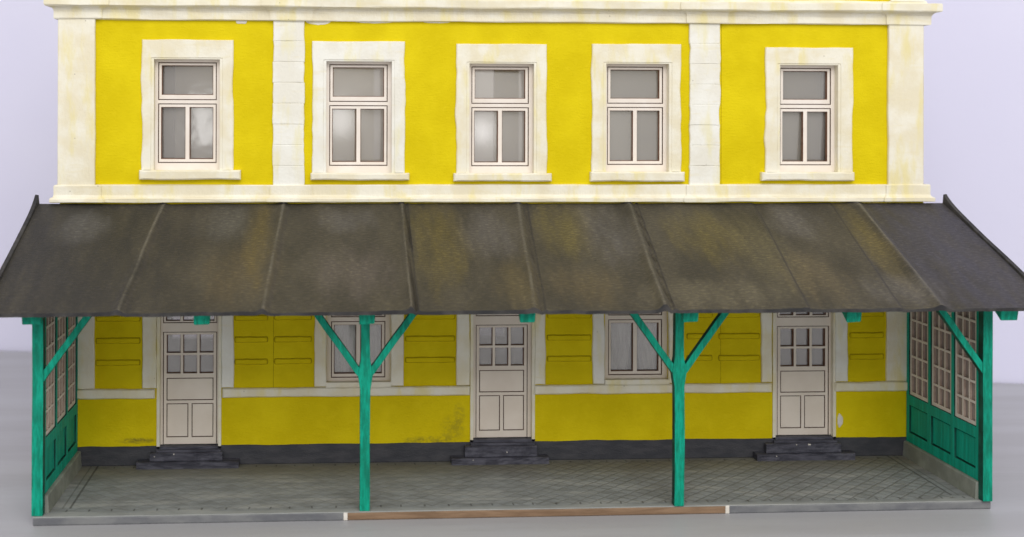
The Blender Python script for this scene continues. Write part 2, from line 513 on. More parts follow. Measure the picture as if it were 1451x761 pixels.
def sweep(mb, profile, plan, mi=0, sub=.35, amp=.012, seed=0):
    """plan: list of (x0,x1,e) left to right; profile: (p,z) top to bottom. Returns run 1 m back along the sides"""
    rows = []
    for k, (p, z) in enumerate(profile):
        pts = []
        xl, xr = plan[0][0] - p - plan[0][2], plan[-1][1] + p + plan[-1][2]
        pts.append((xl, 1.0, z))
        for i, (a, b, e) in enumerate(plan):
            s0 = xl if i == 0 else a + (p if e < plan[i - 1][2] else -p)
            s1 = xr if i == len(plan) - 1 else b + (-p if plan[i + 1][2] > e else p)
            n = max(2, int((b - a) / sub))
            for j in range(n + 1):
                x = s0 + (s1 - s0) * j / n
                pts.append((x, -(p + e) + amp * wob(x, seed + k * .15, .9), z + amp * 1.1 * wob(x, seed + 5 + k * .15, .8) + amp * .5 * wob(x, seed + 9 + k * .4, 4)))
        pts.append((xr, 1.0, z))
        rows.append(pts)
    mb.grid(rows, mi)
    for side in (0, -1):
        mb.face([r[side] for r in rows], mi)


# ================================================================== STATION BUILDING
B = thing('station_building', 'yellow two-storey model station house with cream window surrounds, standing behind the veranda', 'model house', (0, 0, 0))
HX = 8.0
WY0, WY1 = 0.0, 0.30        # wall thickness
YS = -0.05                  # face of the surrounds
YF = 0.13                   # face of the joinery

# measured upper windows: surround (x0,x1,top), opening (x0,x1,top,bottom), sill (x0,x1,bottom)
UW = [((200.6, 330.8, 56), (214.5, 314.6, 82, 242), (197, 341, 255.5)),
      ((442.5, 574, 58), (459, 558.5, 85, 246), (440, 580, 256)),
      ((647, 775, 62), (662, 760, 88.2, 246.5), (643, 782, 257.7)),
      ((839, 965.6, 62), (856, 951.5, 88.4, 244.5), (837, 970.5, 258)),
      ((1085.5, 1209.4, 67), (1102.6, 1191, 90.4, 245), (1079.8, 1211, 257))]
uw = []
for so, op, si in UW:
    ox0, oz1 = at(op[0], op[2], YS); ox1, oz0 = at(op[1], op[3], YS)
    sx0, sz1 = at(so[0], so[2], YS); sx1 = ax(so[1], so[2], YS)
    ix0, iz0 = at(si[0], si[2], YS - .06); ix1 = ax(si[1], si[2], YS - .06)
    uw.append((ox0, ox1, oz0, oz1, sx0, sx1, sz1, ix0, ix1, iz0))
# lower windows: opening x from the photo
lw = []
for a, b in ((462.5, 554.0), (857.0, 947.6)):
    lw.append((ax(a, 500, 0), ax(b, 500, 0), 1.46, 3.56))
# doors: jamb x, leaf x, leaf bottom, leaf top
dr = []
for ja, jb, la, lb, zb_, zt_ in ((222.7, 313.5, 231, 307.6, 629, 470), (666.6, 757.4, 674, 747.4, 619.5, 460), (1094.7, 1183.5, 1100.8, 1174, 616, 461.7)):
    dr.append((ax(ja, 540, 0), ax(jb, 540, 0), ax(la, 540, .1), ax(lb, 540, .1), az((la + lb) / 2, zb_, .1), az((la + lb) / 2, zt_, .1)))

# ---- front wall in three boards, with a hairline joint between them
holes = [(w[0], w[1], w[2], w[3]) for w in uw] + lw + [(d[0], d[1], -.2, 3.56) for d in dr]
for x0, x1 in ((-HX, -4.156), (-4.146, 4.129), (4.139, HX)):
    mb = MB(); mb.plate([(x0, x1, 0.0, 10.2)], holes, WY0, WY1, 0, 0)
    mb.build('wall', [YEL], B)
for x in (-4.151, 4.134):
    mb = MB(); mb.box(x - .008, x + .008, .006, .2, 1.3, 8.1); mb.build('joint', [GROOVE], B)
# raised rustication bars of the ground floor panels
for x0, x1 in ((134, 200), (331, 381), (387, 443), (573, 646), (774, 839), (972, 1011), (1017, 1078), (1203, 1254)):
    mb = MB()
    a, b = ax(x0, 500, -.02) + .05, ax(x1, 500, -.02) - .05
    for zc in (1.86, 2.26, 2.66, 3.06, 3.46):
        pts = []
        h = .042
        zz = zc + .012 * wob(a, zc)
        for i in range(13):
            t = i / 12
            pts.append((a + (b - a) * t, zz - h + .006 * wob(a + t * 3, zc + 1, 2)))
        for q in (-60, -20, 20, 60):
            pts.append((b + h * .5 * math.cos(math.radians(q)), zz + h * math.sin(math.radians(q))))
        for i in range(13):
            t = i / 12
            pts.append((b + (a - b) * t, zz + h + .006 * wob(a + t * 3, zc + 2, 2)))
        for q in (120, 160, 200, 240):
            pts.append((a + h * .5 * math.cos(math.radians(q)), zz + h * math.sin(math.radians(q))))
        mb.slab(pts, -.030, .0005, .010)
        cx_, cz_ = (a + b) / 2, zz
        big = [(cx_ + (p_[0] - cx_) * (1 + .032 / (b - a)), cz_ + (p_[1] - cz_) * 1.30) for p_ in pts]
        mb.slab(big, -.006, .0004, .002, None, 1)
    mb.build('rusticated_panel', [YEL, GROOVE], B)
# ---- the shell behind the front
mb = MB(); mb.box(-HX + .03, -HX + .25, WY1 + .002, 6.2, 0, 10.2); mb.build('side_wall', [INNER], B)
mb = MB(); mb.box(HX - .25, HX - .03, WY1 + .002, 6.2, 0, 10.2); mb.build('side_wall', [INNER], B)
mb = MB()
mb.plate([(-HX + .03, HX - .03, 0, 10.2)], [(x - .75, x + .75, 1.2, 3.6) for x in (-6, -2.6, .2, 2.8, 6)], 6.202, 6.45)
mb.build('rear_wall', [INNER], B)
mb = MB(); mb.box(-HX + .26, HX - .26, WY1 + .3, 6.19, 4.1, 4.25); mb.build('storey_floor', [INNER], B)
# boards added behind some windows so their greys tone the panes light and dark
for px0, px1, Yp, mt in ((180, 247, 1.9, INNERD), (247.5, 345, 2.6, INNERM), (820, 990, 1.7, INNERG), (1060, 1166, 1.6, INNERG), (1166.5, 1240, 1.3, INNERD), (440, 530, 3.4, INNER), (700, 735, 2.2, INNERM)):
    mb = MB(); mb.box(ax(px0, 150, Yp), ax(px1, 150, Yp), Yp, Yp + .12, 4.252, 9.6); mb.build('pane_tone_board', [mt], B)

# ---- plinth band
xs = [-HX] + [q for d in dr for q in (d[0] - .004, d[1] + .004)] + [HX]
for i in range(0, len(xs), 2):
    mb = MB()
    top = edge_pts((xs[i + 1], .352), (xs[i], .352), 60, .018, 3 + i, 1.2)
    pts = [Vector((xs[i], 0)), Vector((xs[i + 1], 0))] + top + [Vector((xs[i], .352))]
    mb.slab(pts, -.035, .0005, .012)
    mb.build('plinth', [SLATE], B)
    mb = MB(); mb.box(xs[i] + .001, xs[i + 1] - .001, -.014, .001, .30, 1.25); mb.build('dado', [YEL], B)
# ---- string course
for j, (a, b) in enumerate(((100, 219), (315, 666), (757.5, 1094.5), (1184, 1292))):
    x0, x1 = ax(a, 555, -.08), ax(b, 555, -.08)
    mb = MB(); mb.slab(outline(x0, x1, 1.222, 1.385, .010, 11 + j, max(12, int((x1 - x0) * 9)), (.013, .004, .013, .004)), -.085, .0005, .022)
    mb.build('string_course', [CRM], B)
# ---- ground floor trim strips (jamb boards of windows and doors, corner boards)
strips = [(108, 133.5, 1.40, 20), (1257, 1292, 1.40, 21)]
for a, b, s in ((201.5, 221.5, 1), (314, 331, 2), (445.5, 462.5, 3), (554, 572, 4), (647, 666, 5), (757.8, 773, 6), (841, 857, 7), (947.6, 964, 8), (1079.8, 1094.5, 9), (1184.3, 1202, 10)):
    strips.append((a, b, 1.40, s))
for a, b, z0, s in strips:
    x0, x1 = ax(a, 500, -.06), ax(b, 500, -.06)
    mb = MB(); mb.slab(outline(x0, x1, z0, 4.7, .02, 30 + s, 34, (.012, .022, .0, .022)), -.055, .0005, .014)
    mb.build('trim_board', [CRMW if s in (2, 10, 7) else CRM], B)

# ---- upper floor pilasters
zc, zb = 8.075, 5.07
for sg, (a, b) in ((-1, (81.5, 134.5)), (1, (1259.5, 1309))):
    x0, x1 = ax(a, 150, -.07), ax(b, 150, -.07)
    mb = MB()
    mb.slab(outline(x0, x1, zb - .02, zc + .02, .008, 50 + sg, 40, (0, .012 if sg < 0 else .004, 0, .004 if sg < 0 else .016)), -.07, .0005, .014)
    mb.box(x0 if sg < 0 else x1 - .2, x0 + .2 if sg < 0 else x1, .002, 1.0, zb - .02, zc + .02)
    mb.build('corner_pilaster', [CRM], B)
for sg, (a, b) in ((-1, (386.5, 431)), (1, (977.5, 1020.5))):
    x0, x1 = ax(a, 150, -.06), ax(b, 150, -.06)
    mb = MB()
    n = 8
    for i in range(n):
        z0 = zb - .02 + (zc - zb + .02) * i / n; z1 = zb - .02 + (zc - zb + .02) * (i + 1) / n
        j = .012 * wob(i * 1.3, 60 + sg)
        mb.slab(outline(x0 + j, x1 + j * .8, z0 - .0015, z1 + .0015, .006, 61 + sg * 3 + i, 12, (.006, .024, .006, .024)), -.055 - .006 * wob(i, 8), .0005, .012)
    mb.build('block_pilaster', [CRMW], B)
# ---- cornice and lower band, stepping forward over the pilasters
PLAN = [(-HX, -7.31, .03), (-7.31, -4.16, 0), (-4.16, -3.52, .03), (-3.52, 3.52, 0), (3.52, 4.16, .03), (4.16, 7.31, 0), (7.31, HX, .03)]
mb = MB()
sweep(mb, [(0, 8.52), (.02, 8.475), (.20, 8.462), (.215, 8.45), (.215, 8.325), (.20, 8.31), (.15, 8.30), (.10, 8.275), (.075, 8.24), (.07, 8.20), (.07, 8.085), (.06, 8.07), (0, 8.068)], PLAN, 0, .3, .014, 2)
mb.build('cornice', [CRM], B, smooth=False)
mb = MB()
sweep(mb, [(0, 5.085), (.05, 5.078), (.062, 5.065), (.062, 4.90), (.075, 4.865), (.11, 4.845), (.125, 4.83), (.125, 4.775), (.11, 4.765), (0, 4.762)], PLAN, 0, .3, .012, 6)
mb.build('storey_band', [CRM], B)
# attic pilaster feet above the cornice
for a, b in ((-HX, -7.35), (-4.12, -3.55), (3.55, 4.12), (7.35, HX)):
    mb = MB(); mb.slab(outline(a, b, 8.5, 10.2, .012, a, 12), -.05, .0005, .014); mb.build('attic_pilaster', [CRMW], B)


# ---- windows
def joinery(ox0, ox1, oz0, oz1, yf, transom_h=.69, mL=.10, mR=.115, mT=.07, mB=.135, rail=.095, tz0=None, lz1=None):
    """pale laser-cut frame and sashes on a burnt-edged backing; returns mesh builder and the pane rectangles"""
    g, lip = .017, .012
    gx0, gx1 = ox0 + mL, ox1 - mR
    tz1 = oz1 - mT; tz0 = tz1 - transom_h if tz0 is None else tz0
    lz1 = tz0 - .062 if lz1 is None else lz1
    lz0 = oz0 + mB
    mb = MB()
    mb.plate([(ox0 - .04, ox1 + .04, oz0 - .04, oz1 + .04)], [(gx0, gx1, tz0, tz1), (gx0, gx1, lz0, lz1)], yf, yf + .05, 0, 1)
    mid = (gx0 + gx1) / 2
    P = [(gx0 + .062, gx1 - .065, tz0 + rail, tz1 - .055),
         (gx0 + .052, mid - .036, lz0 + .07, lz1 - .065), (mid + .036, gx1 - .062, lz0 + .07, lz1 - .065)]
    mb.plate([(gx0 + g, gx1 - g, tz0 + g, tz1 - g)], P[:1], yf + .012, yf + .05, 0, 1)
    mb.plate([(gx0 + g, gx1 - g, lz0 + g, lz1 - g)], P[1:], yf + .012, yf + .05, 0, 1)
    Q = [(p[0] + lip, p[1] - lip, p[2] + lip, p[3] - lip) for p in P]
    mb.plate([(ox0 - .03, ox1 + .03, oz0 - .03, oz1 + .03)], Q, yf + .052, yf + .075, 1, 1)
    return mb, Q


def panes(Q, y, parent, gm):
    for q in Q:
        m = MB(); m.box(q[0] - .03, q[1] + .03, y, y + .012, q[2] - .03, q[3] + .03)
        m.build('pane', [gm], parent)


def aim(px, py, Y, tgt):
    """tilt (dy/dx, dy/dz) of a sheet at that spot so that it mirrors tgt towards the viewer"""
    x, z = at(px, py, Y)
    p = Vector((x, Y, z))
    n = ((CAM - p).normalized() + (Vector(tgt) - p).normalized()).normalized()
    return x, z, -n.x / n.y, -n.z / n.y


# every acetate sheet is glued in at its own slight angle and bow: (spot in the pane, what it faces, bow)
SHEETS = [((292, 172), LAMP2, .055), ((482, 168), LAMP1, .075), ((684, 186), LAMP1, .105), ((930, 215), Vector((23, -60, 2)), .03), ((1165, 130), Vector((31, -60, 2.5)), .02)]


def sheets(Q, y, parent, gm, spec):
    (px, py), tgt, A = spec
    x0, z0, tx, tz = aim(px, py, y, tgt)
    f = lambda x, z: tx * (x - x0) + tz * (z - z0) + A * ((x - x0) ** 2 + (z - z0) ** 2) / 2
    lo = min(f(x, z) for q in Q for x in q[:2] for z in q[2:])
    lo = min([lo] + [f(q[0] + (q[1] - q[0]) * a / 6, q[2] + (q[3] - q[2]) * b / 6) for q in Q for a in range(7) for b in range(7)])
    for q in Q:
        m = MB()
        a, b, c, d = q[0] - .02, q[1] + .02, q[2] - .02, q[3] + .02
        m.grid([[(a + (b - a) * u / 16, y + f(a + (b - a) * u / 16, c + (d - c) * v / 20) - lo, c + (d - c) * v / 20) for u in range(17)] for v in range(21)])
        o = m.build('pane', [gm], parent, smooth=True)


for i, (ox0, ox1, oz0, oz1, sx0, sx1, sz1, ix0, ix1, iz0) in enumerate(uw):
    mb, Q = joinery(ox0, ox1, oz0, oz1, YF)
    win = mb.build('window', [JOIN, BURN], B)
    sheets(Q, YF + .082, win, GLASSW if i == 0 else GLASS, SHEETS[i])
    # surround: wobbly outside, straight inside
    n = 40
    out = outline(sx0, sx1, oz0, sz1, .02, 70 + i * 5, n, (.0, .026, .012, .034), True)
    inn = outline(ox0, ox1, oz0 - .001, oz1, .004, 90 + i, n, None, True)
    m = MB(); m.slab(out, YS, WY0 + .0005, .016, inn)
    # reveal lining
    for a, b in ((ox0 - .002, ox0 + .045), (ox1 - .045, ox1 + .002)):
        m.box(a, b, YS + .012, YF - .001, oz0, oz1 - .001)
    m.box(ox0, ox1, YS + .014, YF - .001, oz1 - .02, oz1 + .001)
    m.build('surround', [CRM if i != 1 else CRMW], win)
    m = MB()
    m.slab(outline(ix0, ix1, iz0 + .01, oz0 + .012, .012, 110 + i, 30, (.016, .008, .010, .008)), YS - .075, WY0 + .0005, .024)
    m.box(ox0, ox1, WY0 + .001, YF - .001, oz0 - .02, oz0 + .008)
    m.build('sill', [CRM], win)

for i, (ox0, ox1, oz0, oz1) in enumerate(lw):
    mb, Q = joinery(ox0, ox1, oz0, oz1, YF - .03, .69, .085, .10, .07, .07, .028, az(508, 449.3, .11), az(508, 455.0, .11))
    win = mb.build('window', [DOORM, BURN], B)
    panes(Q, YF + .05, win, GLASSC)
    m = MB()
    for s_ in (0, 1):
        a, b = (ox0 + .08, (ox0 + ox1) / 2 - .02) if s_ == 0 else ((ox0 + ox1) / 2 + .02, ox1 - .08)
        rows = []
        for zi in range(14):
            t = zi / 13
            z = oz0 + .05 + (az(508, 456, .11) - .05 - oz0) * t
            row = []
            for k in range(31):
                u = k / 30
                pinch = 1 - .22 * (1 - t) * (1 if i else .5)
                x = (a + (b - a) * u * pinch) if s_ == 0 else (b - (b - a) * (1 - u) * pinch)
                row.append((x, YF + .125 + .022 * math.sin(u * 26 + s_ * 2 + 2 * wob(t * 2, i + s_)) + .02 * wob(u * 3 + t, i + 2), z))
            rows.append(row)
        m.grid(rows)
    m.build('curtain', [CURT], win, smooth=True)
    m = MB(); m.box(ox0 - .002, ox1 + .002, -.05, YF - .032, 1.375, oz0 + .012); m.build('sill', [CRM], win)

# ---- doors
for i, (jx0, jx1, lx0, lx1, z0, z1) in enumerate(dr):
    yd = .10
    w, h = lx1 - lx0, z1 - z0
    g, lip = .014, .010
    P = []
    cw = (w - .13 - 2 * .045) / 3
    for r in range(2):
        for c in range(3):
            x = lx0 + .065 + c * (cw + .045)
            zt = z1 - .05 - r * .375
            P.append((x, x + cw, zt - .335, zt))
    panels = [(lx0 + .065, lx1 - .065, z1 - .05 - .79 - .41, z1 - .05 - .79)]
    pw = (w - .13 - .06) / 2
    for c in range(2):
        x = lx0 + .065 + c * (pw + .06)
        panels.append((x, x + pw, z0 + .125, z1 - .05 - 1.255))
    mb = MB()
    mb.plate([(lx0 + g, lx1 - g, z0, z1 - g)], P + panels, yd, yd + .05, 0, 1)
    mb.plate([(lx0 - .01, lx1 + .01, z0, z1)], [(p[0] + lip, p[1] - lip, p[2] + lip, p[3] - lip) for p in P], yd + .051, yd + .07, 1, 1)
    door = mb.build('door', [DOORM, BURN], B)
    for p in panels:
        m = MB(); m.box(p[0] + .016, p[1] - .016, yd + .006, yd + .05, p[2] + .016, p[3] - .016, 1, 0); m.build('door_panel', [DOORM, BURN], door)
    panes([(p[0] + lip, p[1] - lip, p[2] + lip, p[3] - lip) for p in P], yd + .073, door, GLASSD)
    # frame with transom light
    m = MB()
    tz0 = z1 + .16
    tr = (lx0 + .0, lx1 - .0, tz0, 3.42)
    m.plate([(jx0 - .03, jx1 + .03, z0, 3.6)], [(lx0, lx1, z0 - .01, z1), tr], yd - .012, yd + .05, 0, 1)
    tw = (w - .10 - 2 * .05) / 3
    TP = [(lx0 + .05 + c * (tw + .05), lx0 + .05 + c * (tw + .05) + tw, tz0 + .038, 3.36) for c in range(3)]
    m.plate([(tr[0] + g, tr[1] - g, tr[2] + g, tr[3] - g)], TP, yd, yd + .05, 0, 1)
    TQ = [(p[0] + lip, p[1] - lip, p[2] + lip, p[3] - lip) for p in TP]
    m.plate([(tr[0] - .01, tr[1] + .01, tr[2] - .01, tr[3] + .01)], TQ, yd + .051, yd + .07, 1, 1)
    fr = m.build('door_frame', [DOORM, BURN], door)
    panes(TQ, yd + .073, door, GLASSD)
    m = MB()
    for a, b in ((jx0 - .003, jx0 + .05), (jx1 - .05, jx1 + .003)):
        m.box(a, b, -.03, yd - .013, z0 - .05, 3.56)
    m.build('reveal', [CRM], door)

# ---- door steps
ST = [((212, 315, 318, 643, 655), (193, 338, 659, 667)), ((659, 761, 763, 634, 648), (640, 778, 650, 656)), ((1086, 1192, 1195, 630, 642), (1073, 1212, 643, 650))]
for i, (u, l) in enumerate(ST):
    d = dr[i]
    x0, x1 = ax(u[0], 640, -.18), ax(u[1], 640, -.18)
    m = MB()
    zt = d[4] - .012
    def block(xa, xb, y0, y1, za, zb2, sd, amp):
        n = 22
        f = []
        for z, dy in ((za, 0), (za + (zb2 - za) * .5, .004), (zb2 - .018, 0), (zb2, .02)):
            f.append([(xa + (xb - xa) * k / n + (0), y0 + dy + amp * wob(k * .7 + z * 9, sd, 1), z + (amp * .7 * wob(k * .5, sd + 4, 1) if z > za else 0)) for k in range(n + 1)])
        f.append([(p[0], y1, zb2 + amp * .4 * wob(p[0], sd + 7)) for p in f[-1]])
        m.grid(f)
        for e in (0, -1):
            m.face([r[e] for r in f] + [(f[0][e][0], y1, za)])
    block(ax(l[0], 655, -.28), ax(l[1], 655, -.28), -.28, -.002, 0.0, .118, i, .014)
    block(x0, x1, -.175, -.001, .12, zt - .085, i + 3, .012)
    m.box(d[0] - .01, d[1] + .01, -.03, .16, zt - .12, zt)
    m.box(d[0] + .002, d[1] - .002, -.10, -.031, zt - .12, zt - .045)
    st = m.build('doorstep', [STEPM], B)
    # unpainted nicks on the edges
    m = MB()
    for q in range(4 if i == 2 else 2):
        x = x0 + (x1 - x0) * random.uniform(.02, .98)
        y, z = random.choice(((-.178, zt - .10), (-.284, .09), (-.182, .2)))
        r = random.uniform(.006, .013)
        m.box(x - r, x + r * 1.3, y - .012, y + .01, z - r, z + r)
    m.build('paint_chip', [WHITEM], st)
# thick white dabs left where the brush slipped
m = MB()
cx, cz = at(1189, 596, -.02)
pts = [(cx + (.075 if math.cos(a) > 0 else .03) * math.cos(a), cz + .125 * math.sin(a) + .01 * math.sin(5 * a)) for a in [k * math.tau / 26 for k in range(26)]]
m.slab(pts, -.026, -.0135, .006)
m.build('paint_dab', [WHITEM], B)
m = MB()
cx, cz = at(342, 30, -.02)
pts = [(cx + .10 * math.cos(a), cz + .055 * math.sin(a) + .01 * math.sin(3 * a)) for a in [k * math.tau / 22 for k in range(22)]]
m.slab(pts, -.012, .0005, .006)
m.build('paint_dab', [WHITEM], B)
for a, b, zt in ((432, 470, .07), (500, 560, .035), (598, 640, .025)):
    x0, x1 = ax(a, 30, -.01), ax(b, 30, -.01)
    m = MB(); top = 8.10
    m.slab([(x0, top), *[(x0 + (x1 - x0) * k / 14, 8.07 - zt * (math.sin(k / 14 * math.pi) ** .6) + .008 * wob(k, a)) for k in range(1, 14)], (x1, top)], -.008, .0005, .003)
    m.build('paint_dab', [CRMW], B)

# ================================================================== VERANDA
V = thing('veranda', 'open station veranda with dark tarred-paper roof on teal green forked posts and glazed end screens', 'model veranda', LV)
RY0, RY1, RZ0, RZ1, RX = -.06, -3.68, 4.735, 3.325, 8.40
SLOPE = (RZ0 - RZ1) / (RY0 - RY1)


def roof_z(y):
    return RZ1 + (y - RY1) * SLOPE




def crisp(d, w):
    return math.exp(-(d / w) ** 2)


def roof_h(x, t):
    h = 0
    for k, (a, b, hh, w, dbl) in enumerate(SEAMS):
        xs_ = a + (b - a) * t + .03 * wob(t * 3, 40 + k)
        d = x - xs_
        h += hh * crisp(d, w) * (.8 + .35 * wob(t * 4, 45 + k))
        if dbl:
            h += hh * .35 * crisp(d - dbl, .03)
            h -= hh * .25 * crisp(d - dbl * .6, .02)
        h += .025 * (1 / (1 + math.exp(-max(-40, min(40, -d / .03)))) - .5) * crisp(d, .35)       # lap step
    h += .025 * mnoise.noise(Vector((x * .55, t * 1.6, 2.2))) + .008 * mnoise.noise(Vector((x * 2.3, t * 6, 7.7)))
    if x > 7.0:    # dents in the loose right-hand sheet
        h -= .045 * crisp(x - 7.3, .35) * crisp(t - .78, .10) - .03 * crisp(x - 7.25, .4) * crisp(t - .66, .07)
        h -= .035 * crisp(x - 8.0, .2) * crisp(t - .5, .07)
    return h


mb = MB()
NX, NT_ = 420, 40
top, bot = [], []
for j in range(NT_ + 1):
    t = j / NT_
    rt, rb = [], []
    for i in range(NX + 1):
        x = -RX + 2 * RX * i / NX
        y = RY0 + (RY1 - RY0) * t
        if t > .98:
            y += .012 * wob(x, 21, 1.3)
        z = RZ0 + (RZ1 - RZ0) * t
        h = roof_h(x, t) * (1 if t > .03 else .5)
        e = .012 * wob(x, 22, .9) + .006 * wob(x, 23, 5) if t > .95 else 0
        rt.append((x, y, z + h + e)); rb.append((x, y, z - .055 + h * .35 + e))
    top.append(rt); bot.append(rb)
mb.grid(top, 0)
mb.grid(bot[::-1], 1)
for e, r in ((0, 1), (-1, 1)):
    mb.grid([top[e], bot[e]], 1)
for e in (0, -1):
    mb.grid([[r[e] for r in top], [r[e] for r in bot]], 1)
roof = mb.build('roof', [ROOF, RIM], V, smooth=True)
ms = roof.modifiers.new('edge_split', 'EDGE_SPLIT'); ms.split_angle = math.radians(50)
# verge strips: felt turned up over a thin board
for sg in (-1, 1):
    m = MB()
    rows = []
    for j in range(31):
        t = j / 30
        y = RY0 + .02 + (RY1 - RY0 - .04) * t
        z = RZ0 + (RZ1 - RZ0) * t + .012 * wob(t * 4, 33 + sg)
        lift = .10 * math.exp(-t * 14) + .065
        xi, xo = sg * (RX - .05), sg * (RX + .035)
        rows.append([(xi, y, z - .02), (xi + sg * .015, y, z + lift - .01), (xo - sg * .01, y, z + lift), (xo, y, z + lift - .02), (xo, y, z - .13), (xi, y, z - .13)])
    b0 = len(m.f)
    m.grid(rows, 0, True)
    for k in range(b0, len(m.f)):
        if (k - b0) % 6 in (2, 3):
            m.mi[k] = 1
    m.face(rows[0], 0); m.face(rows[-1], 0)
    m.build('verge', [RIM, VERGE], V)

# ---- posts with their braces
BZ0, BZ1 = 3.40, 3.57
posts = [(ax(54.5, 600, -2.8), 0.175, (1,)), (ax(517, 640, -2.8), .165, (-1, 1)), (ax(961, 640, -2.8), .165, (-1, 1)), (ax(1396.5, 600, -2.8), .165, (-1,))]
for i, (x, w, sides) in enumerate(posts):
    m = MB()
    n = 14
    rows = []
    for k in range(n + 1):
        z = .0 + (BZ0 - .002) * k / n
        dx = .008 * wob(z, 80 + i, .7)
        ww = w / 2 * (1 + .05 * wob(z, 85 + i, 1.5))
        if len(sides) == 2:
            ww += .045 * crisp(z - 2.24, .13) - (.012 if z > 2.4 else 0)
        dy = .08
        rows.append([(x + dx - ww, -2.8 - dy, z), (x + dx + ww, -2.8 - dy, z), (x + dx + ww, -2.8 + dy, z), (x + dx - ww, -2.8 + dy, z)])
    m.grid(rows, 0, True)
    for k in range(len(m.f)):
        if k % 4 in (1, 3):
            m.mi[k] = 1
    m.face(rows[0]); m.face(rows[-1])
    p = m.build('post', [GREEN, GREEND], V, bevel=.010)
    for sg in sides:
        m = MB()
        a = (x + sg * .03, -2.80, 2.13); b = (x + sg * .97, -2.80, BZ0 + .03)
        n = 8
        pts = [Vector(a).lerp(Vector(b), k / n) for k in range(n + 1)]
        t = (Vector(b) - Vector(a)).normalized(); nr = Vector((t.z, 0, -t.x))
        rows = []
        for k, q in enumerate(pts):
            q = q + nr * .008 * wob(k * .6, 90 + i + sg)
            ww = .054
            rows.append([q + nr * ww + Vector((0, -.066, 0)), q + nr * ww + Vector((0, .066, 0)), q - nr * ww + Vector((0, .066, 0)), q - nr * ww + Vector((0, -.066, 0))])
        m.grid(rows, 0, True)
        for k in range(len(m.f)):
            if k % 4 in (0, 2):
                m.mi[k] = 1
        m.face(rows[0]); m.face(rows[-1])
        m.build('brace', [GREEN, GREEND], p, bevel=.008)
m = MB(); m.box(-7.9, 7.9, -2.89, -2.71, BZ0, BZ1); m.build('beam', [GREEN], V, bevel=.012)
# ---- rafters with stubby ends under the eave
for i, (px, py) in enumerate(((45, 461), (286, 461), (520, 460), (748, 458), (980, 457), (1211, 457), (1431, 455))):
    x, zb_ = at(px, py, -3.5)
    m = MB()
    w = .125 if i not in (0, 6) else .15
    rows = []
    for k in range(9):
        t = k / 8
        y = -.02 + (-3.52 + .02) * t + (.0)
        zt = roof_z(y) - .062
        hh = .15 if k < 8 else zt - zb_
        j = .01 * wob(t * 3, i + 120)
        rows.append([(x - w + j, y, zt), (x + w + j, y + .0, zt), (x + w * .95 + j, y + (.05 if k == 8 else 0), zt - hh), (x - w + j, y + (.03 if k == 8 else 0), zt - hh - .006 * (i % 3))])
    m.grid(rows, 0, True); m.face(rows[0]); m.face(rows[-1])
    m.build('rafter', [GREEN], V, bevel=.018)

# ---- glazed end screens
for sg in (-1, 1):
    X = sg * 7.66                      # inner face
    T = .10
    tf = lambda p, X=X, sg=sg: (X + sg * p[1], p[0], p[2])
    fr = MB()
    y0, y1 = -2.71, -.04               # front to back
    uw_ = (y1 - y0 - .10 * 4) / 3
    wins, pans = [], []
    for k in range(3):
        a = y0 + .10 + k * (uw_ + .10)
        wins.append((a, a + uw_, 1.17, 3.30)); pans.append((a + .02, a + uw_ - .02, .47, .98))
    top_z = 3.36
    fr.plate([(y0, y1, .285, top_z)], wins + pans, 0, T, 0, 1, tf)
    s = fr.build('end_screen', [GREENP, GREEND], V, bevel=.008)
    for a in pans:
        m = MB(); m.plate([(a[0] + .022, a[1] - .022, a[2] + .022, a[3] - .022)], [], .030, .070, 0, 0, tf)
        m.plate([(a[0] - .01, a[1] + .01, a[2] - .01, a[3] + .01)], [], .071, .085, 1, 1, tf)
        m.build('panel', [GREENP, BURN], s)
    for a in wins:
        m = MB()
        hs = []
        ncol, nrow = 3, 6
        bw = .042
        cw = (a[1] - a[0] - .07 * 2 - bw * (ncol - 1)) / ncol
        ch = (a[3] - a[2] - .07 * 2 - bw * (nrow - 1)) / nrow
        for c in range(ncol):
            for r in range(nrow):
                u = a[0] + .07 + c * (cw + bw); z = a[2] + .07 + r * (ch + bw)
                hs.append((u, u + cw, z, z + ch))
        m.plate([(a[0] + .006, a[1] - .006, a[2] + .006, a[3] - .006)], hs, .025, .065, 0, 1, tf)
        sash = m.build('sash', [SCRC, TAN], s)
        m = MB(); m.plate([(a[0] + .01, a[1] - .01, a[2] + .01, a[3] - .01)], [], .068, .078, 0, 0, tf)
        m.build('pane', [GLASSS], sash)
    m = MB()
    n = 20
    rows = []
    for k in range(n + 1):
        y = -2.73 + (2.69) * k / n
        d = .014 * wob(y, 140 + sg, 1.1)
        rows.append([(X - sg * (.075 + d), y, .001), (X - sg * (.06 + d), y, .27 + d * .5), (X - sg * .04, y, .284), (X + sg * .11, y, .284), (X + sg * .11, y, .001)])
    m.grid(rows, 0, True); m.face(rows[0]); m.face(rows[-1])
    m.build('footing', [SILLC], s)

# ================================================================== BASE
BS = thing('paved_base', 'thin base board with diagonal grey paving and partly bare brown front edge', 'model base', LB)
xl0, yl0, xr0, yr0 = -7.79, -2.93, 7.80, -2.83
m = MB()
rows = []
n = 60
for z, off in ((-.012, .0), (.0, .012)):
    rows.append([(xl0 + (xr0 - xl0) * k / n, yl0 + (yr0 - yl0) * k / n + off + .010 * wob(k * .25, 150), z) for k in range(n + 1)])
rows.append([(p[0], -.002, 0.0) for p in rows[-1]])
m.grid(rows)
m.build('paving', [PAVE], BS)
